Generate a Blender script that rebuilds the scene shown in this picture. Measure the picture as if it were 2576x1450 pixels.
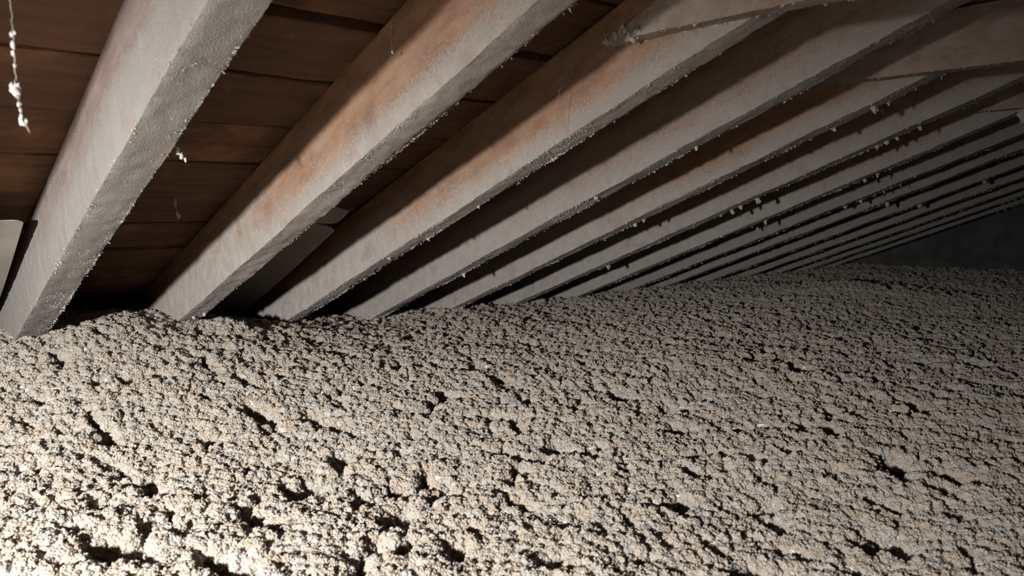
import bpy, math, random
import numpy as np
from mathutils import Matrix, Vector

S = bpy.context.scene
for o in list(bpy.data.objects):
    bpy.data.objects.remove(o)
COL = S.collection
rng = np.random.default_rng(11)
random.seed(5)

# ------------------------------------------------------------------ camera
CAM = Vector((0.0, -0.3337, -0.5990))
cam = bpy.data.cameras.new('camera')
cam.sensor_width = 36.0
cam.lens = 26.523
cam.clip_start = 0.02
cam.dof.use_dof = True
cam.dof.focus_distance = 2.1
cam.dof.aperture_fstop = 6.5
co = bpy.data.objects.new('camera', cam)
COL.objects.link(co)
rt = Vector((0.664108, 0.747637, 0.0))
up = Vector((-0.080864, 0.071831, 0.994133))
fw = Vector((-0.743251, 0.660211, -0.108160))
co.matrix_world = Matrix(((rt.x, up.x, -fw.x, CAM.x), (rt.y, up.y, -fw.y, CAM.y), (rt.z, up.z, -fw.z, CAM.z), (0, 0, 0, 1)))
S.camera = co

# ------------------------------------------------------------------ world, light, exposure
w = bpy.data.worlds.new('dark'); S.world = w; w.use_nodes = True
w.node_tree.nodes['Background'].inputs['Color'].default_value = (0, 0, 0, 1)
w.node_tree.nodes['Background'].inputs['Strength'].default_value = 0.0
ld = bpy.data.lights.new('torch_light', 'SPOT')
ld.energy = 735.0
ld.color = (1.0, 0.98, 0.945)
ld.shadow_soft_size = 0.042
ld.spot_size = math.radians(148)
ld.spot_blend = 1.0
lo = bpy.data.objects.new('torch_light', ld)
COL.objects.link(lo)
lo.location = (-0.19, -1.40, -0.585)
lo.rotation_euler = Vector((-0.52, 0.395, -0.76)).to_track_quat('-Z', 'Y').to_euler()
S.view_settings.view_transform = 'Standard'
S.view_settings.look = 'None'
S.view_settings.exposure = 0.0
S.view_settings.gamma = 1.0
S.view_settings.use_curve_mapping = False
S.cycles.use_adaptive_sampling = True
S.cycles.adaptive_threshold = 0.1
S.cycles.adaptive_min_samples = 16
S.cycles.max_bounces = 4
S.cycles.diffuse_bounces = 3
S.cycles.glossy_bounces = 1
S.cycles.transmission_bounces = 2
S.cycles.caustics_reflective = False
S.cycles.caustics_refractive = False

# ------------------------------------------------------------------ roof frame: u up the slope, n towards the deck
SL = math.radians(21.715)
CS, SN = math.cos(SL), math.sin(SL)
U0, ULEN = -3.35, 4.35
D, WID = 0.1784, 0.0557
YS = [-0.417, 0.0, 0.4191, 0.8377, 1.2474, 1.6463, 2.0609, 2.4901, 2.8911, 3.2306, 3.6672, 4.0821, 4.5066, 4.8965, 5.278]
def slope(u, y, n):
    return Vector((u * CS - n * SN, y, u * SN + n * CS))

# ------------------------------------------------------------------ helpers
def obj(name, me, mat=None, parent=None, **props):
    o = bpy.data.objects.new(name, me)
    COL.objects.link(o)
    if mat and me is not None and not me.materials:
        me.materials.append(mat)
    if parent:
        o.parent = parent
    for k, v in props.items():
        o[k] = v
    return o

def mesh_np(name, V, F, smooth=False):
    V = np.asarray(V, np.float32); F = np.asarray(F, np.int32)
    me = bpy.data.meshes.new(name)
    k = F.shape[1]
    me.vertices.add(len(V)); me.vertices.foreach_set('co', V.ravel())
    me.loops.add(F.size); me.loops.foreach_set('vertex_index', F.ravel())
    me.polygons.add(len(F))
    me.polygons.foreach_set('loop_start', np.arange(0, F.size, k, dtype=np.int32))
    me.polygons.foreach_set('loop_total', np.full(len(F), k, np.int32))
    me.polygons.foreach_set('use_smooth', np.full(len(F), smooth, bool))
    me.update(calc_edges=True)
    return me

PERM = rng.permutation(512)
GR = rng.normal(size=(512, 2)); GR /= np.linalg.norm(GR, axis=1)[:, None]
def perlin(x, y, seed=0):
    xi = np.floor(x).astype(np.int64); yi = np.floor(y).astype(np.int64)
    xf = x - xi; yf = y - yi
    def g(ix, iy, fx, fy):
        h = PERM[(PERM[(ix + seed * 37) & 511] + iy + seed * 101) & 511]
        v = GR[h]
        return v[..., 0] * fx + v[..., 1] * fy
    sx = xf * xf * xf * (xf * (xf * 6 - 15) + 10); sy = yf * yf * yf * (yf * (yf * 6 - 15) + 10)
    a = g(xi, yi, xf, yf); b = g(xi + 1, yi, xf - 1, yf)
    c = g(xi, yi + 1, xf, yf - 1); d = g(xi + 1, yi + 1, xf - 1, yf - 1)
    return ((a + (b - a) * sx) * (1 - sy) + (c + (d - c) * sx) * sy) * 1.5
def sstep(a, b, x):
    t = np.clip((x - a) / (b - a), 0, 1)
    return t * t * (3 - 2 * t)

# ------------------------------------------------------------------ materials
class NT:
    def __init__(s, name):
        s.m = bpy.data.materials.new(name); s.m.use_nodes = True
        s.t = s.m.node_tree; s.b = s.t.nodes['Principled BSDF']
        s.b.inputs['Roughness'].default_value = 0.9
        s.b.inputs['Specular IOR Level'].default_value = 0.15
    def n(s, typ, **kw):
        nd = s.t.nodes.new(typ)
        for k, v in kw.items():
            setattr(nd, k, v)
        return nd
    def put(s, sock, v):
        if isinstance(v, bpy.types.NodeSocket):
            s.t.links.new(v, sock)
        else:
            sock.default_value = v
    def coord(s, scale=(1, 1, 1), kind='Object'):
        c = s.n('ShaderNodeTexCoord'); mp = s.n('ShaderNodeMapping')
        mp.inputs['Scale'].default_value = scale
        s.t.links.new(c.outputs[kind], mp.inputs['Vector'])
        return mp.outputs['Vector']
    def noise(s, vec, scale, detail=4, rough=0.6, dist=0.0):
        nd = s.n('ShaderNodeTexNoise')
        s.put(nd.inputs['Vector'], vec)
        nd.inputs['Scale'].default_value = scale; nd.inputs['Detail'].default_value = detail
        nd.inputs['Roughness'].default_value = rough; nd.inputs['Distortion'].default_value = dist
        return nd.outputs['Fac']
    def rng(s, v, a, b, c=0.0, d=1.0, smooth=True):
        nd = s.n('ShaderNodeMapRange')
        if smooth: nd.interpolation_type = 'SMOOTHSTEP'
        s.put(nd.inputs['Value'], v)
        for k, x in zip(('From Min', 'From Max', 'To Min', 'To Max'), (a, b, c, d)):
            nd.inputs[k].default_value = x
        return nd.outputs['Result']
    def math(s, op, a, b=0.0, clamp=False):
        nd = s.n('ShaderNodeMath', operation=op, use_clamp=clamp)
        s.put(nd.inputs[0], a); s.put(nd.inputs[1], b)
        return nd.outputs[0]
    def mix(s, f, a, b, blend='MIX'):
        nd = s.n('ShaderNodeMix', data_type='RGBA', blend_type=blend)
        s.put(nd.inputs['Factor'], f)
        for i, v in ((6, a), (7, b)):
            s.put(nd.inputs[i], v if isinstance(v, bpy.types.NodeSocket) else (*v, 1.0))
        return nd.outputs[2]
    def bump(s, h, strength, dist):
        nd = s.n('ShaderNodeBump'); s.put(nd.inputs['Height'], h)
        nd.inputs['Strength'].default_value = strength; nd.inputs['Distance'].default_value = dist
        s.t.links.new(nd.outputs['Normal'], s.b.inputs['Normal'])
    def color(s, c):
        s.put(s.b.inputs['Base Color'], c if isinstance(c, bpy.types.NodeSocket) else (*c, 1.0))

DUST = (0.345, 0.317, 0.292)
def rafter_material(name, clean, grey=0.0, dk=1.0, w1=(0.215, 0.101, 0.051), w2=(0.335, 0.185, 0.105), z0=0.002, z1=0.085, x0=0.9, x1=1.95, zb0=0.095, zb1=0.15):
    """bare wood that shows through a speckled coat of pale dust; local x runs up the slope, z across the side"""
    t = NT(name)
    v = t.coord()
    sep = t.n('ShaderNodeSeparateXYZ'); t.put(sep.inputs[0], v)
    x, y, z = sep.outputs
    info = t.n('ShaderNodeObjectInfo')
    off = t.n('ShaderNodeVectorMath', operation='ADD')
    t.put(off.inputs[0], v); t.put(off.inputs[1], info.outputs['Location'])
    vo = off.outputs[0]
    st = t.n('ShaderNodeVectorMath', operation='MULTIPLY'); t.put(st.inputs[0], vo); st.inputs[1].default_value = (2.2, 8, 8)
    grain = t.noise(st.outputs[0], 5.0, 3, 0.65, 0.3)
    wood = t.mix(t.rng(grain, 0.3, 0.72), w1, w2)
    big = t.noise(vo, 4.0, 2, 0.6)
    mid = t.noise(vo, 28.0, 4, 0.7)
    fine = t.noise(vo, 170.0, 2, 0.75)
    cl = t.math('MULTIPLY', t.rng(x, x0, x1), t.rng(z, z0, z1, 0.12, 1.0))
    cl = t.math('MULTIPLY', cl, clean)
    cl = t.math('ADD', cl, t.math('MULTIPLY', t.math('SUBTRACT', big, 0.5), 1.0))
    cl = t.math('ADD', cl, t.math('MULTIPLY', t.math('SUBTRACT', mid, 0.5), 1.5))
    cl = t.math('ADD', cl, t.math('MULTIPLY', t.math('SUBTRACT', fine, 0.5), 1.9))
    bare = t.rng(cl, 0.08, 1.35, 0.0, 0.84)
    bare = t.math('MAXIMUM', bare, t.math('MULTIPLY', t.rng(t.math('ADD', z, t.math('MULTIPLY', t.math('SUBTRACT', mid, 0.5), 0.05)), zb0, zb1), 0.88))  # bare wood towards the deck, put in to deepen the shaded band too
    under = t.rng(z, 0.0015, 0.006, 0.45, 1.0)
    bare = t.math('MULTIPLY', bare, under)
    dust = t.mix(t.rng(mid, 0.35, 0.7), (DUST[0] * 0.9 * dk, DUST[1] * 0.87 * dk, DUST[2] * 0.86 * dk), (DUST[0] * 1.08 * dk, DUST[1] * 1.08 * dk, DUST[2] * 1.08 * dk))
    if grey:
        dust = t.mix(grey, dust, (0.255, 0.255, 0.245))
    blotch = t.rng(t.noise(vo, 11.0, 2, 0.65, 0.6), 0.58, 0.68)
    dust = t.mix(t.math('MULTIPLY', blotch, 0.4), dust, (0.27, 0.19, 0.16))
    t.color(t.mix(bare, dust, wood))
    t.bump(t.noise(vo, 330.0, 2, 0.7), 0.6, 0.0035)
    return t.m

def plank_material():
    t = NT('aged_roof_boards')
    v = t.coord()
    info = t.n('ShaderNodeObjectInfo')
    off = t.n('ShaderNodeVectorMath', operation='ADD'); t.put(off.inputs[0], v)
    loc = t.n('ShaderNodeVectorMath', operation='SCALE'); t.put(loc.inputs[0], info.outputs['Location']); loc.inputs['Scale'].default_value = 7.3
    t.put(off.inputs[1], loc.outputs[0])
    st = t.n('ShaderNodeVectorMath', operation='MULTIPLY'); t.put(st.inputs[0], off.outputs[0]); st.inputs[1].default_value = (16, 1.1, 16)
    g = t.noise(st.outputs[0], 3.0, 4, 0.68, 0.7)
    g2 = t.noise(off.outputs[0], 5.0, 4, 0.6)
    c = t.mix(t.rng(g, 0.32, 0.7), (0.055, 0.022, 0.0105), (0.148, 0.064, 0.029))
    c = t.mix(t.rng(g2, 0.5, 0.72, 0, 0.65), c, (0.36, 0.17, 0.065))
    c = t.mix(t.math('MULTIPLY', info.outputs['Random'], 0.4), c, (0.12, 0.06, 0.035))
    wv = t.n('ShaderNodeTexVoronoi'); t.put(wv.inputs['Vector'], off.outputs[0]); wv.inputs['Scale'].default_value = 3.1
    knot = t.rng(wv.outputs['Distance'], 0.03, 0.09, 1, 0)
    c = t.mix(t.math('MULTIPLY', knot, 0.6), c, (0.06, 0.022, 0.012))
    d = t.rng(t.noise(off.outputs[0], 15.0, 5, 0.7), 0.58, 0.74, 0, 0.3)
    c = t.mix(t.math('ADD', d, 0.14), c, (0.22, 0.185, 0.16))
    t.color(c)
    t.bump(t.noise(off.outputs[0], 120.0, 2, 0.6), 0.5, 0.003)
    return t.m

def plain(name, c1, c2, scale=20.0, bumpd=0.002, rough=0.9, bscale=None):
    t = NT(name)
    v = t.coord()
    f = t.noise(v, scale, 5, 0.65)
    t.color(t.mix(t.rng(f, 0.32, 0.7), c1, c2))
    t.b.inputs['Roughness'].default_value = rough
    t.bump(t.noise(v, bscale or scale * 4, 3, 0.6), 0.6, bumpd)
    return t.m

def fill_material():
    """blown fibre: beige and grey tufts"""
    t = NT('blown_fibre')
    v = t.coord()
    a = t.noise(v, 26.0, 4, 0.65); b = t.noise(v, 150.0, 3, 0.7)
    c = t.mix(t.rng(a, 0.36, 0.62), (0.50, 0.43, 0.37), (0.49, 0.46, 0.43))
    c = t.mix(t.rng(b, 0.30, 0.72), c, (0.58, 0.54, 0.495))
    t.color(c)
    t.bump(t.noise(v, 330.0, 2, 0.7), 0.7, 0.003)
    t.b.inputs['Roughness'].default_value = 0.95
    return t.m

def crumb_material():
    t = NT('fibre_crumbs')
    at = t.n('ShaderNodeAttribute', attribute_type='INSTANCER', attribute_name='tint')
    r = t.n('ShaderNodeValToRGB')
    at2 = t.n('ShaderNodeAttribute', attribute_type='GEOMETRY', attribute_name='ctint')
    t.put(r.inputs['Fac'], t.math('FRACT', t.math('ADD', t.math('MULTIPLY', at.outputs['Fac'], 0.5), t.math('MULTIPLY', at2.outputs['Fac'], 0.499))))
    cr = r.color_ramp
    stops = ((0.0, (0.58, 0.48, 0.39)), (0.25, (0.72, 0.635, 0.55)), (0.5, (0.76, 0.71, 0.65)), (0.8, (0.70, 0.675, 0.64)), (0.93, (0.82, 0.79, 0.74)), (1.0, (0.92, 0.915, 0.90)))
    cr.elements[0].position, cr.elements[0].color = stops[0][0], (*stops[0][1], 1)
    cr.elements[1].position, cr.elements[1].color = stops[-1][0], (*stops[-1][1], 1)
    for p, c in stops[1:-1]:
        e = cr.elements.new(p); e.color = (*c, 1)
    gp = t.n('ShaderNodeNewGeometry')
    nz = t.noise(gp.outputs['Position'], 22.0, 2, 0.65)
    tone = t.mix(t.rng(nz, 0.36, 0.64), (1.0, 0.955, 0.905), (0.965, 0.975, 0.975))
    colr = t.mix(1.0, r.outputs['Color'], tone, 'MULTIPLY')
    t.color(colr)
    t.b.inputs['Roughness'].default_value = 0.8
    tl = t.n('ShaderNodeBsdfTranslucent'); t.put(tl.inputs['Color'], colr)
    mx = t.n('ShaderNodeMixShader'); mx.inputs[0].default_value = 0.62
    t.t.links.new(t.b.outputs[0], mx.inputs[1]); t.t.links.new(tl.outputs[0], mx.inputs[2])
    t.t.links.new(mx.outputs[0], t.t.nodes['Material Output'].inputs['Surface'])
    return t.m

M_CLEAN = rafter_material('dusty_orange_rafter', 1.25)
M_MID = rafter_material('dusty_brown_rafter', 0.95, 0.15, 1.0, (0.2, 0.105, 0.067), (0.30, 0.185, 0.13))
M_DIMMED = rafter_material('dimmed_dusty_rafter', 0.5, 0.4, 0.72, (0.17, 0.11, 0.085), (0.27, 0.185, 0.15))  # far rafters: dust colour darkened to add to the light falloff
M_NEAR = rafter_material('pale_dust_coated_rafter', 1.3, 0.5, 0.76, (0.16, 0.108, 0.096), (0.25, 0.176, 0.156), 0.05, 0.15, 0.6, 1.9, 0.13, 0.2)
M_PLANK = plank_material()
M_FELT = plain('black_roofing_felt', (0.012, 0.011, 0.010), (0.03, 0.027, 0.025))
M_LINT = plain('pale_lint', (0.33, 0.305, 0.275), (0.47, 0.435, 0.40), 60.0)
M_LINTW = plain('white_lint', (0.46, 0.44, 0.42), (0.62, 0.60, 0.575), 80.0)
M_WEB = plain('cobweb_silk', (0.34, 0.31, 0.28), (0.5, 0.47, 0.44), 60.0)
M_CARD = plain('grey_cardboard', (0.29, 0.27, 0.235), (0.36, 0.335, 0.29), 7.0, 0.0006, 0.85)
M_GABLE = plain('weathered_gable_boards', (0.06, 0.058, 0.058), (0.10, 0.097, 0.097), 9.0)
M_FLOOR = plain('plasterboard', (0.32, 0.31, 0.29), (0.40, 0.39, 0.36), 9.0)
M_FILL = fill_material()
M_CRUMB = crumb_material()

# ------------------------------------------------------------------ structure
def box_mesh(name, x0, x1, y0, y1, z0, z1):
    V = [(x, y, z) for x in (x0, x1) for y in (y0, y1) for z in (z0, z1)]
    F = [(0, 1, 3, 2), (4, 6, 7, 5), (0, 4, 5, 1), (2, 3, 7, 6), (0, 2, 6, 4), (1, 5, 7, 3)]
    return mesh_np(name, V, F)
YA, YB = -1.75, 5.70
fl = obj('floor', box_mesh('floor', -3.35, 1.3, YA, YB, -1.36, -1.33), M_FLOOR, kind='structure')
wb = obj('wall_back', box_mesh('wall_back', -3.4, 1.3, YB + 0.02, YB + 0.05, -1.36, 0.75), None, kind='structure')
wb.data.materials.append(M_GABLE)
zb = -1.34
k = 0
while zb < 0.7:     # gable boards
    b = obj('plank', box_mesh('gable_plank', -3.4, 1.3, YB, YB + 0.021, zb, min(zb + 0.1785, 0.75)), M_GABLE, wb)
    zb += 0.18; k += 1
# roof deck: felt sheet with boards below it
ce = obj('ceiling', box_mesh('ceiling', 0, ULEN, YA, YB, 0.034, 0.04), M_FELT, kind='structure')
ce.location = slope(U0, 0, D); ce.rotation_euler = (0, -SL, 0)
def plank_mesh(seed, wd):
    r = np.random.default_rng(seed)
    n = 260
    ys = np.linspace(YA, YB, n)
    e1 = 0.0022 * np.interp(ys, np.linspace(YA, YB, 160), r.normal(size=160))
    e2 = 0.0022 * np.interp(ys, np.linspace(YA, YB, 160), r.normal(size=160))
    bw = 0.0012 * np.interp(ys, np.linspace(YA, YB, 40), r.normal(size=40))
    V = []
    for y, a, b, q in zip(ys, e1, e2, bw):
        V += [(a + .001, y, q + .0022), (a + .0035, y, q), (wd - .0035 + b, y, q), (wd - .001 + b, y, q + .0022), (wd + b, y, .021), (a, y, .021)]
    F = []
    for i in range(n - 1):
        for j in range(6):
            F.append((i * 6 + j, i * 6 + (j + 1) % 6, i * 6 + 6 + (j + 1) % 6, i * 6 + 6 + j))
    return mesh_np('plank', V, F)
PM = [plank_mesh(s, 0.187) for s in range(5)]
joint = -1.22
us = [joint + 0.1965 * k for k in range(-11, 11)]
for k, uu in enumerate(us):
    if uu < U0 or uu + .19 > U0 + ULEN: continue
    o = obj('plank', PM[k % 5], M_PLANK, ce)
    dn = random.uniform(0.0, 0.009)
    if k == 11: dn = 0.011
    o.location = (uu - U0, 0, dn)
    o.rotation_euler = (0, random.uniform(-0.022, 0.022), 0)

# ------------------------------------------------------------------ rafters
def rafter_mesh(seed, wd, dp, nseg, amp=1.0):
    """local x up the slope, y along the house, z from the lower face towards the deck"""
    r = np.random.default_rng(seed)
    ring = []
    nb, ns = 8, 14
    bev = 0.004
    for j in range(nb + 1): ring.append((wd * j / nb, 0.0, 0, -1))
    for j in range(1, ns + 1): ring.append((wd, dp * j / ns, 1, 0))
    for j in range(1, 4): ring.append((wd * (1 - j / 4), dp, 0, 1))
    for j in range(ns + 1): ring.append((0, dp * (1 - j / ns), -1, 0))
    ring = np.array(ring[:-1]); m = len(ring)
    X = np.linspace(0, ULEN, nseg)
    V = np.zeros((nseg, m, 3))
    V[:, :, 0] = X[:, None]; V[:, :, 1] = ring[None, :, 0]; V[:, :, 2] = ring[None, :, 1]
    a = np.arange(m) * 0.37 + seed * 13.1
    g = lambda fx, fa, sd: perlin(np.repeat(X[:, None] * fx, m, 1) + seed * 7.7, np.repeat(a[None] * fa, nseg, 0), sd)
    d = amp * (0.0030 * g(4, .35, 1) + 0.0016 * g(22, 1.2, 2) + 0.0011 * g(85, 2.3, 3))
    # rounded, worn lower arrises
    for idx, sy in ((0, 1), (nb, -1)):
        wane = 0.0008 + 0.0055 * np.clip(perlin(X * 2.3 + seed * 3.3, np.full(nseg, idx * 1.7), 5), 0, 1)
        V[:, idx, 1] += sy * wane * 0.6; V[:, idx, 2] += wane * 0.6
    inner = (ring[:, 1] < dp - 1e-6)
    V[:, :, 1] += d * ring[None, :, 2] * inner
    V[:, :, 2] += d * ring[None, :, 3] * inner * -1 * -1
    # gentle bow of the whole timber
    V[:, :, 1] += 0.003 * perlin(X * 0.7 + seed, np.zeros(nseg), 4)[:, None] * 1.0
    i = np.arange(nseg - 1)[:, None]; j = np.arange(m)[None]
    F = np.stack([i * m + j, i * m + (j + 1) % m, (i + 1) * m + (j + 1) % m, (i + 1) * m + j], -1).reshape(-1, 4)[:, ::-1]
    me = mesh_np('rafter', V.reshape(-1, 3), F, True)
    me.set_sharp_from_angle(angle=math.radians(38))
    return me

OCT = np.array([(1, 0, 0), (0, 1, 0), (-1, 0, 0), (0, -1, 0), (0, 0, 1), (0, 0, -1)], float)
OF = np.array([(0, 1, 4), (1, 2, 4), (2, 3, 4), (3, 0, 4), (1, 0, 5), (2, 1, 5), (3, 2, 5), (0, 3, 5)])
def crumbs_mesh(name, P, size, aspect, seed):
    """irregular little flakes at the points P (numpy n x 3)"""
    r = np.random.default_rng(seed)
    n = len(P)
    V = np.repeat(OCT[None], n, 0) * r.uniform(0.35, 1.35, (n, 6, 1))
    V += r.normal(0, 0.25, (n, 6, 3))
    q = r.normal(size=(n, 4)); q /= np.linalg.norm(q, axis=1)[:, None]
    a, b, c, d = q.T
    Rm = np.stack([1 - 2 * (c * c + d * d), 2 * (b * c - a * d), 2 * (b * d + a * c), 2 * (b * c + a * d), 1 - 2 * (b * b + d * d), 2 * (c * d - a * b), 2 * (b * d - a * c), 2 * (c * d + a * b), 1 - 2 * (b * b + c * c)], -1).reshape(n, 3, 3)
    V = V * aspect[:, None, :]
    V = np.einsum('nij,nkj->nki', Rm, V)
    V = V * size[:, None, None] + P[:, None, :]
    F = (OF[None] + (np.arange(n) * 6)[:, None, None]).reshape(-1, 3)
    return mesh_np(name, V.reshape(-1, 3), F)

def rafter_dust(seed, wd, dp, n_under, n_edge, n_side, smax):
    r = np.random.default_rng(seed + 900)
    P = []; sz = []; asp = []
    def dens_x(n):      # lint gathers in patches along the timber
        x = r.uniform(0.5, ULEN - 1.2, n * 3)
        p = sstep(-0.15, 0.55, perlin(x * 5.0 + seed * 3, np.full(len(x), seed * 2.2), 7)) + 0.12
        return x[r.uniform(0, 1, len(x)) < p][:n]
    x = dens_x(n_under); m = len(x)
    P.append(np.stack([x, r.uniform(0, wd, m), r.uniform(-0.0012, 0.001, m)], 1)); sz.append(r.uniform(0.3, 0.75, m) ** 1.5 * smax)
    x = dens_x(n_edge); m = len(x)
    e = r.uniform(0, 1, m) < 0.72
    P.append(np.stack([x, np.where(e, wd - 0.002, 0.002) + r.normal(0, 0.0015, m), r.normal(0.0012, 0.0022, m)], 1)); sz.append(r.uniform(0.3, 1.0, m) ** 2 * smax * 1.2)
    x = r.uniform(0.4, ULEN - 1.2, n_side); m = n_side
    P.append(np.stack([x, r.normal(0.0, 0.0008, m), dp * r.uniform(0, 1, m) ** 1.3], 1)); sz.append(r.uniform(0.25, 0.7, m) ** 2 * smax)
    P = np.concatenate(P); sz = np.concatenate(sz)
    asp = r.uniform(0.3, 0.8, (len(P), 3)); asp[:, 2] *= r.uniform(1, 2.6, len(P))
    return crumbs_mesh('lint_coat', P, sz, asp, seed)

LAB = {
 0: 'dusty rafter off to the left of the pale leftmost rafter',
 1: 'pale dust-coated leftmost rafter, steepest and nearest in the view',
 2: 'second rafter from the left with bare orange wood at its top',
 3: 'third rafter from the left, orange under the nearest collar tie',
 4: 'fourth rafter from the left, lint-speckled, between two rafters with collar ties',
 5: 'fifth rafter from the left, orange-brown under the second collar tie',
 6: 'sixth rafter from the left, just beyond the one with the second collar tie',
 7: 'seventh rafter from the left, carrying the small farthest collar tie',
 8: 'eighth rafter from the left, dim grey-brown, next past the farthest collar tie',
 9: 'ninth rafter from the left in the dim run toward the gable',
 10: 'tenth rafter from the left, fifth before the dark gable',
 11: 'eleventh rafter from the left, fourth before the dark gable',
 12: 'twelfth rafter from the left, third before the dark gable',
 13: 'thirteenth rafter from the left, next to last before the gable',
 14: 'fourteenth and last rafter, faint beside the dark gable wall'}
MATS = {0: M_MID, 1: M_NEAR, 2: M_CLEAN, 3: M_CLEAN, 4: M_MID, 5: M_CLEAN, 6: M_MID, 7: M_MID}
RAFT = []
for i, y in enumerate(YS):
    wd = {1: 0.0722, 2: 0.0633}.get(i, WID)
    nseg = 900 if 1 <= i <= 3 else (420 if i < 7 else 220)
    dp = D + 0.0005
    o = obj('rafter', rafter_mesh(i + 3, wd, dp, nseg), MATS.get(i, M_DIMMED), None, label=LAB[i], category='rafter', group='roof rafters')
    o.location = slope(U0, y, 0); o.rotation_euler = (0, -SL, 0)
    nn = (4200, 1800, 5200 if i == 1 else 2400, .0026) if i in (1, 2) else ((2600, 2200, 900, .0034) if i in (3, 4) else ((1100, 1500, 300, .0046) if i < 8 else (300, 800, 80, .006)))
    if i == 0: nn = (150, 150, 60, .004)
    obj('lint_coat', rafter_dust(i, wd, dp, *nn), M_LINT, o, kind='stuff')
    RAFT.append(o)

# lumpy tufts of lint clinging to the rafter edges
def tuft_mesh(seed, size, droop=1.0, spikes=0.45):
    r = np.random.default_rng(seed)
    bm_v = []; 
    import bmesh
    bm = bmesh.new()
    bmesh.ops.create_icosphere(bm, subdivisions=2, radius=1.0)
    for v in bm.verts:
        k = 1 + r.normal(0, spikes * 0.6)
        k = max(k, 0.4)
        v.co = Vector((v.co.x * k * 0.8, v.co.y * k * 0.75, v.co.z * k * droop)) * size
    me = bpy.data.meshes.new('lint_tuft'); bm.to_mesh(me); bm.free()
    return me
TUFTS = [(2,-2.50,0.9,.010,.9),(2,-2.53,0.55,.010,.8),(3,-2.02,0.3,.009,.9),(3,-1.86,0.9,.008,1.1),(3,-1.62,0.9,.008,1.0),(3,-1.33,0.9,.007,1.2),
 (4,-2.26,0.95,.010,1.7),(4,-1.55,0.2,.012,1.0),(4,-1.22,0.8,.008,1.2),(5,-0.93,0.6,.016,1.1),(5,-0.90,0.95,.009,1.6),(5,-1.05,0.9,.010,1.4),(5,-1.78,0.9,.012,1.0),(5,-1.74,0.9,.010,1.2),
 (6,-1.11,0.8,.012,1.2),(6,-1.08,0.8,.013,1.0),(6,-1.05,0.9,.009,1.7),(6,-0.98,0.9,.010,1.1),(6,-1.66,0.9,.013,1.6),(6,-1.55,0.9,.016,1.5),(6,-1.62,0.9,.011,1.5),(6,-2.30,0.9,.016,1.3),
 (7,-1.30,0.9,.011,1.4),(7,-1.78,0.9,.015,1.8),(7,-1.35,0.9,.012,1.2),(8,-1.55,0.9,.014,1.5),(8,-1.62,0.9,.013,1.0),(9,-1.58,0.9,.018,1.4),(10,-1.60,0.9,.016,1.5),(10,-1.3,0.9,.016,1.4)]
for k, (i, uu, fy, sz, dr) in enumerate(TUFTS):
    wd = {1: 0.0722, 2: 0.0633}.get(i, WID)
    o = obj('lint_tuft', tuft_mesh(k, sz * .66, dr), M_LINT, RAFT[i])
    o.location = (uu - U0, wd * fy, -sz * 0.25)
    o.rotation_euler = (random.uniform(-.3, .3), SL, random.uniform(0, 6))

# ------------------------------------------------------------------ collar ties (level boards nailed to every second rafter)
TL = {3: 'nearest level collar tie board with a ragged dusty end, upper middle', 5: 'second level collar tie board at the upper right edge', 7: 'farthest faint level collar tie board at the right edge'}
def tie_mesh(seed, length, th, dp):
    """end cut along the roof slope; local x outwards from the eave end, z up"""
    n = 260
    X = np.linspace(0, length, n)
    rings = []
    for x in X:
        ring = []
        for (yy, zz) in [(0, 0), (th * .33, 0), (th * .67, 0), (th, 0), (th, dp * .33), (th, dp * .67), (th, dp), (th * .5, dp), (0, dp), (0, dp * .75), (0, dp * .5), (0, dp * .25)]:
            sh = zz / math.tan(SL)
            ring.append((sh + x * (length - sh) / length, yy, zz))
        rings.append(ring)
    V = np.array(rings)
    m = V.shape[1]
    a = np.arange(m)[None] * .61 + np.zeros((n, 1)); xx = X[:, None] + np.zeros((1, m))
    V[:, :, 1] += 0.0013 * perlin(xx * 25 + seed * 9, a, 3); V[:, :, 2] += 0.0022 * perlin(xx * 9 + seed * 5, a * .3, 2) + 0.001 * perlin(xx * 70, a, 6)
    i = np.arange(n - 1)[:, None]; j = np.arange(m)[None]
    F = np.stack([i * m + j, i * m + (j + 1) % m, (i + 1) * m + (j + 1) % m, (i + 1) * m + j], -1).reshape(-1, 4)
    me = bpy.data.meshes.new('collar_tie')
    me.from_pydata([tuple(v) for v in V.reshape(-1, 3)], [], [tuple(q)[::-1] for q in F] + [tuple(range(m)), tuple(range((n - 1) * m, n * m))[::-1]])
    me.update()
    return me
def tie_material():
    t = NT('dusty_collar_tie')
    v = t.coord()
    st = t.n('ShaderNodeVectorMath', operation='MULTIPLY'); t.put(st.inputs[0], v); st.inputs[1].default_value = (1.5, 10, 10)
    g = t.noise(st.outputs[0], 5.0, 5, 0.65, 0.3)
    wood = t.mix(t.rng(g, .3, .7), (0.21, 0.12, 0.08), (0.31, 0.20, 0.14))
    d = t.noise(v, 14.0, 5, 0.7)
    t.color(t.mix(t.rng(d, .33, .68, 0.25, 0.95), wood, (0.34, 0.30, 0.27)))
    t.bump(t.noise(v, 220.0, 3, .6), 0.6, 0.003)
    return t.m
M_TIE = tie_material()
TZ = -0.285
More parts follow.
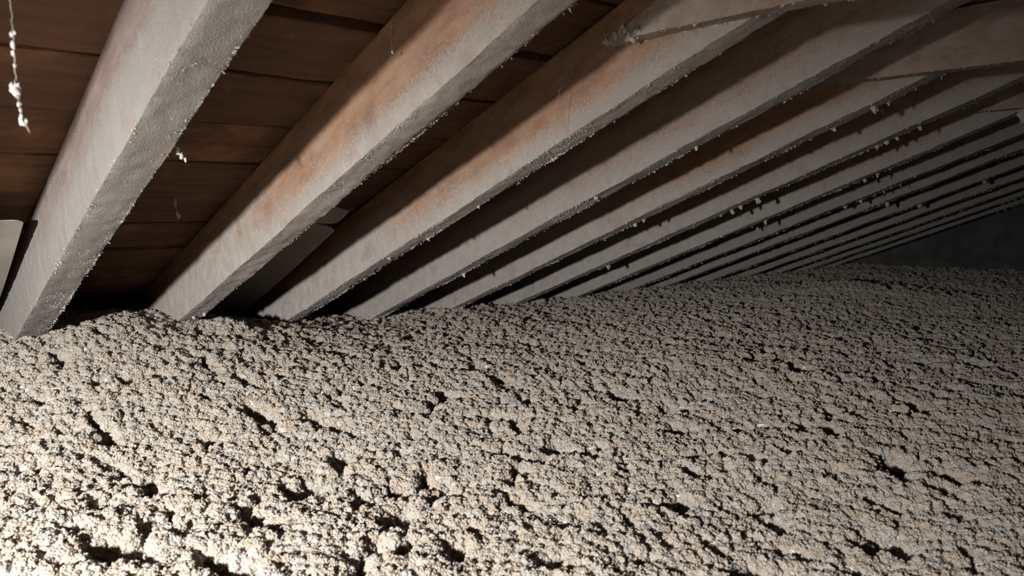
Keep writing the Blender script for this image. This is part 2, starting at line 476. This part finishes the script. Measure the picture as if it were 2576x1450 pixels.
for i in (3, 5, 7):
    x_end = TZ / math.tan(SL) - (D * 0.62) / SN
    o = obj('collar_tie', tie_mesh(i, 2.0, 0.040, 0.125 if i != 5 else .135), M_TIE, None, label=TL[i], category='collar tie', group='level collar ties')
    o.location = (x_end, YS[i] - 0.041, TZ + (0.0, 0, 0, 0, 0, 0, 0, -.01)[i])
    r = np.random.default_rng(i + 50)
    nn = 260
    P = np.stack([r.uniform(0.0, 0.9, nn) ** 1.4, r.choice([0.0, 0.04], nn) + r.normal(0, .001, nn), r.normal(0, .0015, nn)], 1)
    obj('lint_coat', crumbs_mesh('lint_coat', P, r.uniform(.3, 1, nn) ** 2 * .005, r.uniform(.4, 1, (nn, 3)), i), M_LINT, o, kind='stuff')
    if i == 3:
        for k in range(5):
            q = obj('lint_tuft', tuft_mesh(200 + k, random.uniform(.006, .012), .9, .6), M_LINT, o)
            q.location = (0.02 + 0.018 * k, -0.001, 0.002 + .007 * (k % 3))
    if i == 7:
        for k, (dx, dz, s_) in enumerate(((0.30, 0.01, .022), (0.29, -.022, .02), (.33, .0, .026), (.36, .012, .022))):
            q = obj('lint_tuft', tuft_mesh(230 + k, s_, 1.0, .6), M_LINTW, o)
            q.location = (dx, -0.004, dz)

# ------------------------------------------------------------------ vent baffles of bent cardboard lying in the bays
def baffle_mesh(yl0, yl1, yr0, yr1, u0, u1, nn, curl, seed, tilt=0.0, bend=0.62):
    nu, nv = 60, 40
    V = []
    for a in range(nu):
        fu = a / (nu - 1)
        for b in range(nv):
            fv = b / (nv - 1)
            y = (yl0 + (yl1 - yl0) * fu) * (1 - fv) + (yr0 + (yr1 - yr0) * fu) * fv
            q = nn + 0.006 * math.sin(fu * 5 + seed) + 0.006 * math.sin(fv * 4 + seed * 2 + fu * 2) + curl * max(0, (fv - bend) / (1 - bend)) ** 2
            uu = u0 + (u1 + tilt * fv - u0) * fu - (0.012 * max(0, (abs(fv - .5) - .44) / .06) ** 2 if a == nu - 1 else 0)
            V.append((uu - U0, y, q))
    top = np.array(V)
    V = np.concatenate([top, top + (0, 0, 0.0016)])
    F = []
    N = nu * nv
    for a in range(nu - 1):
        for b in range(nv - 1):
            i = a * nv + b
            F.append((i, i + 1, i + nv + 1, i + nv)); F.append((N + i, N + i + nv, N + i + nv + 1, N + i + 1))
    for a in range(nu - 1):
        for b in (0, nv - 1):
            i = a * nv + b; F.append((i, i + nv, N + i + nv, N + i))
    for b in range(nv - 1):
        for a in (0, nu - 1):
            i = a * nv + b; F.append((i, N + i, N + i + 1, i + 1))
    return mesh_np('vent_baffle', V, F, False)
bl = obj('vent_baffle', baffle_mesh(-0.352, -0.352, -0.004, -0.035, -3.2, -2.02, 0.122, 0.0, 1), M_CARD, None, label='grey cardboard vent baffle at the left edge beside the leftmost rafter', category='vent baffle', group='vent baffles')
bl.location = slope(U0, 0, 0); bl.rotation_euler = (0, -SL, 0)
b2 = obj('vent_baffle', baffle_mesh(0.49, 0.49, 0.766, 0.694, -3.2, -2.13, 0.124, -0.042, 2, 0.13, 0.3), M_CARD, None, label='curled grey cardboard vent baffle between the second and third rafters', category='vent baffle', group='vent baffles')
b2.location = slope(U0, 0, 0); b2.rotation_euler = (0, -SL, 0)
me = baffle_mesh(0.62, 0.655, 0.70, 0.715, -2.03, -1.92, 0.105, 0.012, 3)
obj('torn_flap', me, M_CARD, b2, label='torn flap at the top of the sheet')

# ------------------------------------------------------------------ blown insulation
def fill_height(x, y):
    r = np.hypot(x - CAM.x, y - CAM.y)
    base = -1.045 + 0.014 * perlin(x * 2.1, y * 2.1, 11) + 0.006 * perlin(x * 5.0, y * 5.0, 12)
    base -= 0.085 * (1 - sstep(1.15, 2.55, np.hypot(x - .1, y + .6)))  # near dip shaped for the light, so the fill beyond tilts towards the torch
    base += 0.105 * np.exp(-((y - 0.22) / 0.50) ** 2) * sstep(-1.55, -2.35, x)
    base += 0.035 * np.exp(-(((x + 2.30) / .10) ** 2 + ((y - .54) / .06) ** 2))
    base -= 0.025 * sstep(1.0, 2.0, y) * sstep(-1.6, -2.6, x)
    base += 0.05 * sstep(-2.62, -3.2, x) * -1.0
    base += 0.035 * np.exp(-(((x + 1.75) / .35) ** 2 + ((y - 3.55) / .5) ** 2))
    return base, r
# the larger hollows: x, y, half sizes, depth, turn
HOLES = [(-0.477, 0.617, 0.046, 0.066, 0.06, 0.844), (-1.25, 0.272, 0.033, 0.049, 0.045, 0.844), (-1.052, 0.062, 0.035, 0.036, 0.04, 0.844), (-1.219, -0.043, 0.036, 0.055, 0.05, 0.844), (-1.05, 0.339, 0.034, 0.041, 0.035, 0.844), (-0.945, 0.203, 0.026, 0.039, 0.04, 0.844), (-1.629, 0.981, 0.034, 0.05, 0.035, 0.844), (-0.997, 1.617, 0.031, 0.046, 0.045, 0.844), (-0.73, 1.35, 0.02, 0.03, 0.045, 0.844), (-0.715, 1.194, 0.025, 0.038, 0.03, 0.844), (-1.189, 1.08, 0.03, 0.044, 0.035, 0.844), (-1.483, 1.258, 0.021, 0.031, 0.03, 0.844), (-0.562, 1.128, 0.026, 0.04, 0.04, 0.844), (-1.526, 3.646, 0.056, 0.084, 0.05, 0.844), (-2.249, 0.025, 0.023, 0.034, 0.03, 0.844), (-1.327, 0.389, 0.028, 0.042, 0.035, 0.844), (-1.239, 1.359, 0.028, 0.041, 0.03, 0.844), (-1.317, 0.877, 0.024, 0.036, 0.03, 0.844), (-1.562, 0.438, 0.023, 0.034, 0.035, 0.844), (-1.046, 0.671, 0.02, 0.029, 0.03, 0.844), (-0.599, 0.783, 0.026, 0.029, 0.035, 0.844), (-0.47, 0.811, 0.018, 0.027, 0.04, 0.844), (-0.891, 0.337, 0.021, 0.027, 0.035, 0.844)]
def fill_mesh():
    az = math.atan2(fw.y, fw.x)
    fine = np.arange(-0.70, 0.70, 0.00205)
    coarse = np.concatenate([np.arange(0.70, 1.05, 0.007), np.linspace(1.05, 2 * math.pi - 1.05, 90), np.arange(2 * math.pi - 1.043, 2 * math.pi - 0.7005, 0.007)])
    ang = az - np.concatenate([fine, coarse])
    nr = 1230
    rad = 0.22 * np.exp(np.linspace(0, math.log(7.6 / 0.22), nr))
    A, Rr = np.meshgrid(ang, rad)
    x = CAM.x + Rr * np.cos(A); y = CAM.y + Rr * np.sin(A)
    z, r = fill_height(x, y)
    step = Rr * 0.0026
    def oct(sc, amp, sd, f=lambda v: v):
        fade = sstep(sc * 0.75, sc * 0.3, step)
        return amp * f(perlin(x / sc, y / sc, sd)) * fade
    # rounded tufts of three sizes, some of the big ones missing so that hollows are left
    wx = x + 0.006 * perlin(x / .022, y / .022, 31) + 0.003 * perlin(x / .009, y / .009, 33)
    wy = y + 0.006 * perlin(x / .022, y / .022, 32) + 0.003 * perlin(x / .009, y / .009, 34)
    def domes(cell, sd, missing):
        gx = wx / cell; gy = wy / cell
        ix = np.floor(gx).astype(np.int64); iy = np.floor(gy).astype(np.int64)
        tab = np.random.default_rng(sd).uniform(0, 1, (1024, 4))
        out = np.full(x.shape, -0.15)
        for ox in (-1, 0, 1):
            for oy in (-1, 0, 1):
                h = PERM[(PERM[(ix + ox + sd * 17) & 511] + iy + oy) & 511] + 512 * ((ix + iy + ox + oy) & 1)
                c = tab[h]
                d2 = (gx - ix - ox - c[..., 0]) ** 2 + (gy - iy - oy - c[..., 1]) ** 2
                R = 0.72 + 0.42 * c[..., 2]
                amp = np.where(c[..., 3] < missing, 0.0, 0.62 + 0.38 * c[..., 2])
                v = amp * (1 - d2 / (R * R))
                np.maximum(out, np.where(amp > 0, v, -0.15), out=out)
        return out
    z += 0.011 * domes(.055, 3, 0.12)
    p1 = perlin(wx / .10, wy / .10, 21) + 0.5 * perlin(wx / .042, wy / .042, 22)
    z -= 0.048 * sstep(0.41, 0.56, p1)
    p2 = perlin(wx / .062, wy / .062, 23) + 0.45 * perlin(wx / .025, wy / .025, 24)
    z -= 0.032 * sstep(0.37, 0.52, p2)
    for (hx, hy, ha, hb, hd, hr) in HOLES:
        ca, sa = math.cos(hr), math.sin(hr)
        qx = (wx - hx) * ca + (wy - hy) * sa; qy = -(wx - hx) * sa + (wy - hy) * ca
        z -= hd * sstep(1.25, 0.75, np.sqrt((qx / ha) ** 2 + (qy / hb) ** 2) + 0.35 * perlin(x / .03, y / .03, 44))
    z += oct(.011, .0010, 28) + oct(.0052, .0011, 29) - 0.010
    X = x + oct(.009, .0015, 35); Y = y + oct(.009, .0015, 36)
    nc = len(ang)
    V = np.stack([X, Y, z], -1).reshape(-1, 3)
    i = np.arange(nr - 1)[:, None]; j = np.arange(nc)[None]
    F = np.stack([i * nc + j, (i + 1) * nc + j, (i + 1) * nc + (j + 1) % nc, i * nc + (j + 1) % nc], -1).reshape(-1, 4)
    inside = ((x > -3.32) & (x < 1.28) & (y > YA + .02) & (y < YB - .005)).ravel()
    keep = inside[F].all(1)
    F = F[keep]
    used = np.zeros(len(V), bool); used[F.ravel()] = True
    idx = np.cumsum(used) - 1
    V = V[used]; F = idx[F]
    rr = Rr.ravel()[used]
    off = np.abs(((A.ravel()[used] - az + math.pi) % (2 * math.pi)) - math.pi)
    me = mesh_np('loose_insulation', V, F[:, ::-1], False)
    dens = 16000.0 * (0.9 / np.maximum(rr, 0.75)) ** 1.65 * np.where(off < 0.72, 1.0, 0.03)
    size = 0.0015 * (np.maximum(rr, 0.75) / 0.9) ** 0.62
    cdens = 13000.0 * np.minimum(1, 1.6 / np.maximum(rr, 0.7)) ** 1.15 * np.where(off < 0.72, 1.0, np.where(off < 1.05, 0.6, 0.12))
    clsize = 0.0086 * np.maximum(1, rr / 1.6) ** 0.55 * np.where(off < 0.72, 1.0, np.where(off < 1.05, 1.25, 2.2))
    for nm, val in (('dens', dens), ('csize', size), ('cdens', cdens), ('clsize', clsize)):
        at = me.attributes.new(nm, 'FLOAT', 'POINT'); at.data.foreach_set('value', val.astype(np.float32))
    return me
me = fill_mesh()
me.materials.append(M_FILL); me.materials.append(M_CRUMB)
ins = obj('loose_insulation', me, None, None, kind='stuff', label='beige blown-in loose fill insulation covering the attic floor', category='insulation')

def crumb_nodes():
    ng = bpy.data.node_groups.new('scatter_crumbs', 'GeometryNodeTree')
    ng.interface.new_socket('Geometry', in_out='INPUT', socket_type='NodeSocketGeometry')
    ng.interface.new_socket('Geometry', in_out='OUTPUT', socket_type='NodeSocketGeometry')
    N, L = ng.nodes, ng.links
    gi = N.new('NodeGroupInput'); go = N.new('NodeGroupOutput')
    def attr(nm):
        a = N.new('GeometryNodeInputNamedAttribute'); a.data_type = 'FLOAT'; a.inputs['Name'].default_value = nm
        return a.outputs['Attribute']
    dist = N.new('GeometryNodeDistributePointsOnFaces')
    L.new(gi.outputs[0], dist.inputs['Mesh']); L.new(attr('dens'), dist.inputs['Density'])
    kinds = N.new('GeometryNodeJoinGeometry')
    for k, (sc, sub, amp) in enumerate((((1, .85, .8), 2, .30), ((1, .7, .6), 2, .30), ((1.1, .9, .6), 2, .34), ((.8, .75, .7), 2, .36), ((1.5, .5, .45), 1, .3))):
        ico = N.new('GeometryNodeMeshIcoSphere'); ico.inputs['Radius'].default_value = 1.0; ico.inputs['Subdivisions'].default_value = sub
        sp = N.new('GeometryNodeSetPosition'); L.new(ico.outputs['Mesh'], sp.inputs['Geometry'])
        rv = N.new('FunctionNodeRandomValue'); rv.data_type = 'FLOAT_VECTOR'
        rv.inputs['Min'].default_value = (-amp,) * 3; rv.inputs['Max'].default_value = (amp,) * 3; rv.inputs['Seed'].default_value = k * 7 + 1
        L.new(rv.outputs['Value'], sp.inputs['Offset'])
        tr = N.new('GeometryNodeTransform'); tr.inputs['Scale'].default_value = sc
        L.new(sp.outputs[0], tr.inputs['Geometry'])
        ss = N.new('GeometryNodeSetShadeSmooth'); L.new(tr.outputs[0], ss.inputs[0])
        sm = N.new('GeometryNodeSetMaterial'); sm.inputs['Material'].default_value = M_CRUMB
        L.new(ss.outputs[0], sm.inputs['Geometry'])
        g2 = N.new('GeometryNodeGeometryToInstance'); L.new(sm.outputs[0], g2.inputs[0])
        L.new(g2.outputs[0], kinds.inputs[0])
    iop = N.new('GeometryNodeInstanceOnPoints')
    L.new(dist.outputs['Points'], iop.inputs['Points']); L.new(kinds.outputs[0], iop.inputs['Instance'])
    iop.inputs['Pick Instance'].default_value = True
    ri = N.new('FunctionNodeRandomValue'); ri.data_type = 'INT'; ri.inputs['Max'].default_value = 4
    for sname in ri.inputs:
        pass
    ri.inputs[4].default_value = 0; ri.inputs[5].default_value = 4; ri.inputs['Seed'].default_value = 3
    L.new(ri.outputs[2], iop.inputs['Instance Index'])
    rr = N.new('FunctionNodeRandomValue'); rr.data_type = 'FLOAT_VECTOR'; rr.inputs['Min'].default_value = (0, 0, 0); rr.inputs['Max'].default_value = (6.283,) * 3; rr.inputs['Seed'].default_value = 5
    L.new(rr.outputs['Value'], iop.inputs['Rotation'])
    rs = N.new('FunctionNodeRandomValue'); rs.data_type = 'FLOAT'; rs.inputs[2].default_value = 0.45; rs.inputs[3].default_value = 1.5; rs.inputs['Seed'].default_value = 8
    mu = N.new('ShaderNodeMath'); mu.operation = 'MULTIPLY'
    L.new(rs.outputs[1], mu.inputs[0]); L.new(attr('csize'), mu.inputs[1])
    L.new(mu.outputs[0], iop.inputs['Scale'])
    def rnd(typ, lo, hi, seed):
        r_ = N.new('FunctionNodeRandomValue'); r_.data_type = typ; r_.inputs['Seed'].default_value = seed
        if typ == 'FLOAT':
            r_.inputs[2].default_value = lo; r_.inputs[3].default_value = hi; return r_.outputs[1]
        if typ == 'INT':
            r_.inputs[4].default_value = lo; r_.inputs[5].default_value = hi; return r_.outputs[2]
        r_.inputs[0].default_value = lo; r_.inputs[1].default_value = hi; return r_.outputs[0]
    def mul(a_, b_):
        m_ = N.new('ShaderNodeMath'); m_.operation = 'MULTIPLY'
        for k_, v_ in enumerate((a_, b_)):
            if isinstance(v_, bpy.types.NodeSocket): L.new(v_, m_.inputs[k_])
            else: m_.inputs[k_].default_value = v_
        return m_.outputs[0]
    def store(geo, name, val, dom):
        st = N.new('GeometryNodeStoreNamedAttribute'); st.data_type = 'FLOAT'; st.domain = dom; st.inputs['Name'].default_value = name
        L.new(geo, st.inputs['Geometry'])
        if isinstance(val, bpy.types.NodeSocket): L.new(val, st.inputs['Value'])
        else: st.inputs['Value'].default_value = val
        return st.outputs[0]
    flecks = store(iop.outputs[0], 'tint', rnd('FLOAT', 0, 1, 12), 'INSTANCE')
    # fluffy tufts: a lumpy core covered in crumbs, five kinds, laid all over the surface
    tufts = N.new('GeometryNodeJoinGeometry')
    for k in range(5):
        ico = N.new('GeometryNodeMeshIcoSphere'); ico.inputs['Radius'].default_value = 0.84; ico.inputs['Subdivisions'].default_value = 3
        sp = N.new('GeometryNodeSetPosition'); L.new(ico.outputs['Mesh'], sp.inputs['Geometry'])
        nt = N.new('ShaderNodeTexNoise'); nt.noise_dimensions = '4D'; nt.inputs['W'].default_value = 3.7 * k; nt.inputs['Scale'].default_value = 1.1; nt.inputs['Detail'].default_value = 2.0
        vm = N.new('ShaderNodeVectorMath'); vm.operation = 'SUBTRACT'; vm.inputs[1].default_value = (.5, .5, .5); L.new(nt.outputs['Color'], vm.inputs[0])
        vs = N.new('ShaderNodeVectorMath'); vs.operation = 'SCALE'; vs.inputs['Scale'].default_value = 1.7; L.new(vm.outputs[0], vs.inputs[0])
        L.new(vs.outputs[0], sp.inputs['Offset'])
        dp = N.new('GeometryNodeDistributePointsOnFaces'); dp.inputs['Density'].default_value = 11.0; dp.inputs['Seed'].default_value = k
        L.new(sp.outputs[0], dp.inputs['Mesh'])
        ip = N.new('GeometryNodeInstanceOnPoints'); ip.inputs['Pick Instance'].default_value = True
        L.new(dp.outputs['Points'], ip.inputs['Points']); L.new(kinds.outputs[0], ip.inputs['Instance'])
        L.new(rnd('INT', 0, 4, 20 + k), ip.inputs['Instance Index'])
        L.new(rnd('FLOAT_VECTOR', (0, 0, 0), (6.283,) * 3, 30 + k), ip.inputs['Rotation'])
        L.new(rnd('FLOAT', 0.09, 0.26, 40 + k), ip.inputs['Scale'])
        ci = store(ip.outputs[0], 'ctint', rnd('FLOAT', 0, 1, 50 + k), 'INSTANCE')
        rz = N.new('GeometryNodeRealizeInstances'); L.new(ci, rz.inputs[0])
        core = store(sp.outputs[0], 'ctint', 0.5, 'POINT')
        sm = N.new('GeometryNodeSetMaterial'); sm.inputs['Material'].default_value = M_CRUMB; L.new(core, sm.inputs['Geometry'])
        jj = N.new('GeometryNodeJoinGeometry'); L.new(sm.outputs[0], jj.inputs[0]); L.new(rz.outputs[0], jj.inputs[0])
        g3 = N.new('GeometryNodeGeometryToInstance'); L.new(jj.outputs[0], g3.inputs[0])
        L.new(g3.outputs[0], tufts.inputs[0])
    dt = N.new('GeometryNodeDistributePointsOnFaces'); dt.inputs['Seed'].default_value = 77
    L.new(gi.outputs[0], dt.inputs['Mesh']); L.new(attr('cdens'), dt.inputs['Density'])
    so = N.new('GeometryNodeSetPosition'); L.new(dt.outputs['Points'], so.inputs['Geometry'])
    cz = N.new('ShaderNodeCombineXYZ'); L.new(mul(rnd('FLOAT', -0.78, -0.20, 60), attr('clsize')), cz.inputs[2])
    L.new(cz.outputs[0], so.inputs['Offset'])
    it = N.new('GeometryNodeInstanceOnPoints'); it.inputs['Pick Instance'].default_value = True
    L.new(so.outputs[0], it.inputs['Points']); L.new(tufts.outputs[0], it.inputs['Instance'])
    L.new(rnd('INT', 0, 4, 61), it.inputs['Instance Index'])
    L.new(rnd('FLOAT_VECTOR', (0, 0, 0), (6.283,) * 3, 62), it.inputs['Rotation'])
    L.new(mul(rnd('FLOAT', 0.5, 1.55, 63), attr('clsize')), it.inputs['Scale'])
    tf = store(it.outputs[0], 'tint', rnd('FLOAT', 0.1, 0.9, 64), 'INSTANCE')
    jn = N.new('GeometryNodeJoinGeometry')
    L.new(gi.outputs[0], jn.inputs[0]); L.new(flecks, jn.inputs[0]); L.new(tf, jn.inputs[0])
    L.new(jn.outputs[0], go.inputs[0])
    return ng
md = ins.modifiers.new('crumbs', 'NODES'); md.node_group = crumb_nodes()

# ------------------------------------------------------------------ cobwebs and lint
def ray_pt(px, py, d):
    return CAM + rt * ((px - 1288) / 1897.87 * d) + fw * d + up * (-(py - 725) / 1897.87 * d)
def tube_mesh(name, paths, rad):
    V = []; F = []
    for path in paths:
        path = [Vector(p) for p in path]
        for i, p in enumerate(path):
            t = (path[min(i + 1, len(path) - 1)] - path[max(i - 1, 0)]).normalized()
            a = t.orthogonal().normalized(); b = t.cross(a)
            k0 = len(V)
            for q in range(4):
                an = q * math.pi / 2
                V.append(p + (a * math.cos(an) + b * math.sin(an)) * rad * random.uniform(.6, 1.4))
            if i:
                for q in range(4):
                    F.append((k0 - 4 + q, k0 - 4 + (q + 1) % 4, k0 + (q + 1) % 4, k0 + q))
    return mesh_np(name, [tuple(v) for v in V], F, True)
def sub(pts, n=7, wob=0.0012):
    out = []
    for a, b in zip(pts[:-1], pts[1:]):
        for k in range(n):
            out.append(a.lerp(b, k / n) + Vector([random.uniform(-wob, wob) for _ in range(3)]))
    out.append(pts[-1])
    return out
# the beaded strand hanging at the far left
base = [ray_pt(22, 0, .74) + Vector((-.002, 0, .31))] + [ray_pt(x, y, .74) for x, y in ((23, -60), (25, 0), (32, 80), (38, 150), (40, 230), (50, 270), (57, 302), (75, 335))]
strand = obj('cobweb_strand', None, None, None, label='beaded white cobweb strand hanging at the upper left edge', category='cobweb')
strand.location = base[-1]
def child(name, me, mat, par):
    o = obj(name, me, mat, par); o.matrix_parent_inverse = Matrix.Translation(par.location).inverted(); return o
child('thread', tube_mesh('thread', [sub(base, 9, .0008)], .0005), M_LINT, strand)
for k, (x, y, s_) in enumerate(((31, 85, .0038), (33, 113, .0040), (38, 228, .0075), (42, 216, .005), (56, 303, .0052), (33, 134, .0026), (37, 165, .0022), (48, 262, .0025), (52, 278, .0022))):
    b = child('lint_bead', tuft_mesh(300 + k, s_ * .78, 1.15, .45), M_LINTW, strand); b.location = ray_pt(x, y, .74)
# loose flakes hanging on single threads
def flake(name, pts, d, wid, label, seed, mat=M_LINT):
    r = np.random.default_rng(seed)
    P = [ray_pt(x, y, d) for x, y in pts]
    t = obj(name, None, None, None, label=label, category='lint')
    t.location = P[-1]
    child('thread', tube_mesh('thread', [sub(P, 5, .0006)], wid * .22), mat, t)
    for k in range(1, len(P)):
        o = child('lint_bead', tuft_mesh(seed * 10 + k, wid * r.uniform(.7, 1.3), 1.5, .6), mat, t); o.location = P[k]
flake('lint_flake', [(440, 366), (448, 382), (456, 392), (466, 402)], 1.24, .0028, 'torn white lint flake dangling from the edge of the leftmost rafter', 41, M_LINTW)
flake('lint_flake', [(442, 500), (441, 514), (446, 538), (449, 543)], 1.75, .0036, 'pale lint flake hanging in the dark bay beside the leftmost rafter', 42)
flake('lint_flake', [(988, 40), (986, 68), (984, 88), (985, 112), (987, 132)], 1.28, .0016, 'thin lint thread hanging in front of the second rafter at the top', 43)
flake('lint_flake', [(1612, 40), (1612, 80), (1610, 128), (1609, 142), (1613, 180)], 1.55, .0016, 'thin lint thread hanging below the nearest collar tie', 44)
flake('lint_flake', [(2124, 84), (2120, 96), (2117, 108)], 1.95, .0040, 'curved white lint flake in front of the fourth rafter at upper right', 45, M_LINTW)
flake('lint_flake', [(2219, 268), (2219, 277), (2222, 284)], 2.25, .0042, 'small white lint flake hanging just under the fifth rafter', 46, M_LINTW)
flake('lint_flake', [(1905, 560), (1906, 570), (1905, 577)], 3.4, .005, 'tiny pointed lint flake hanging under the seventh rafter', 47)
# fine web in the gap between the second and third rafters
pp = []
def wl(pts, d): pp.append(sub([ray_pt(x, y, d) for x, y in pts], 8, .0015))
wl([(1345, 155), (1372, 120), (1420, 105), (1475, 98), (1540, 70), (1575, 40), (1588, 0)], 1.52)
wl([(1325, 170), (1350, 150), (1385, 158), (1420, 120)], 1.5)
wl([(1355, 145), (1340, 162), (1310, 175)], 1.5)
wl([(1432, 118), (1420, 180), (1405, 235), (1390, 330)], 1.53)
wl([(1620, 60), (1595, 75), (1580, 60)], 1.55)
wl([(1660, 70), (1700, 100), (1716, 125)], 1.55); wl([(1716, 80), (1725, 100), (1714, 150)], 1.56)
obj('cobweb', tube_mesh('cobweb', pp, .00035), M_WEB, None, label='fine torn cobweb stretched in the dark gap below the nearest collar tie', category='cobweb')
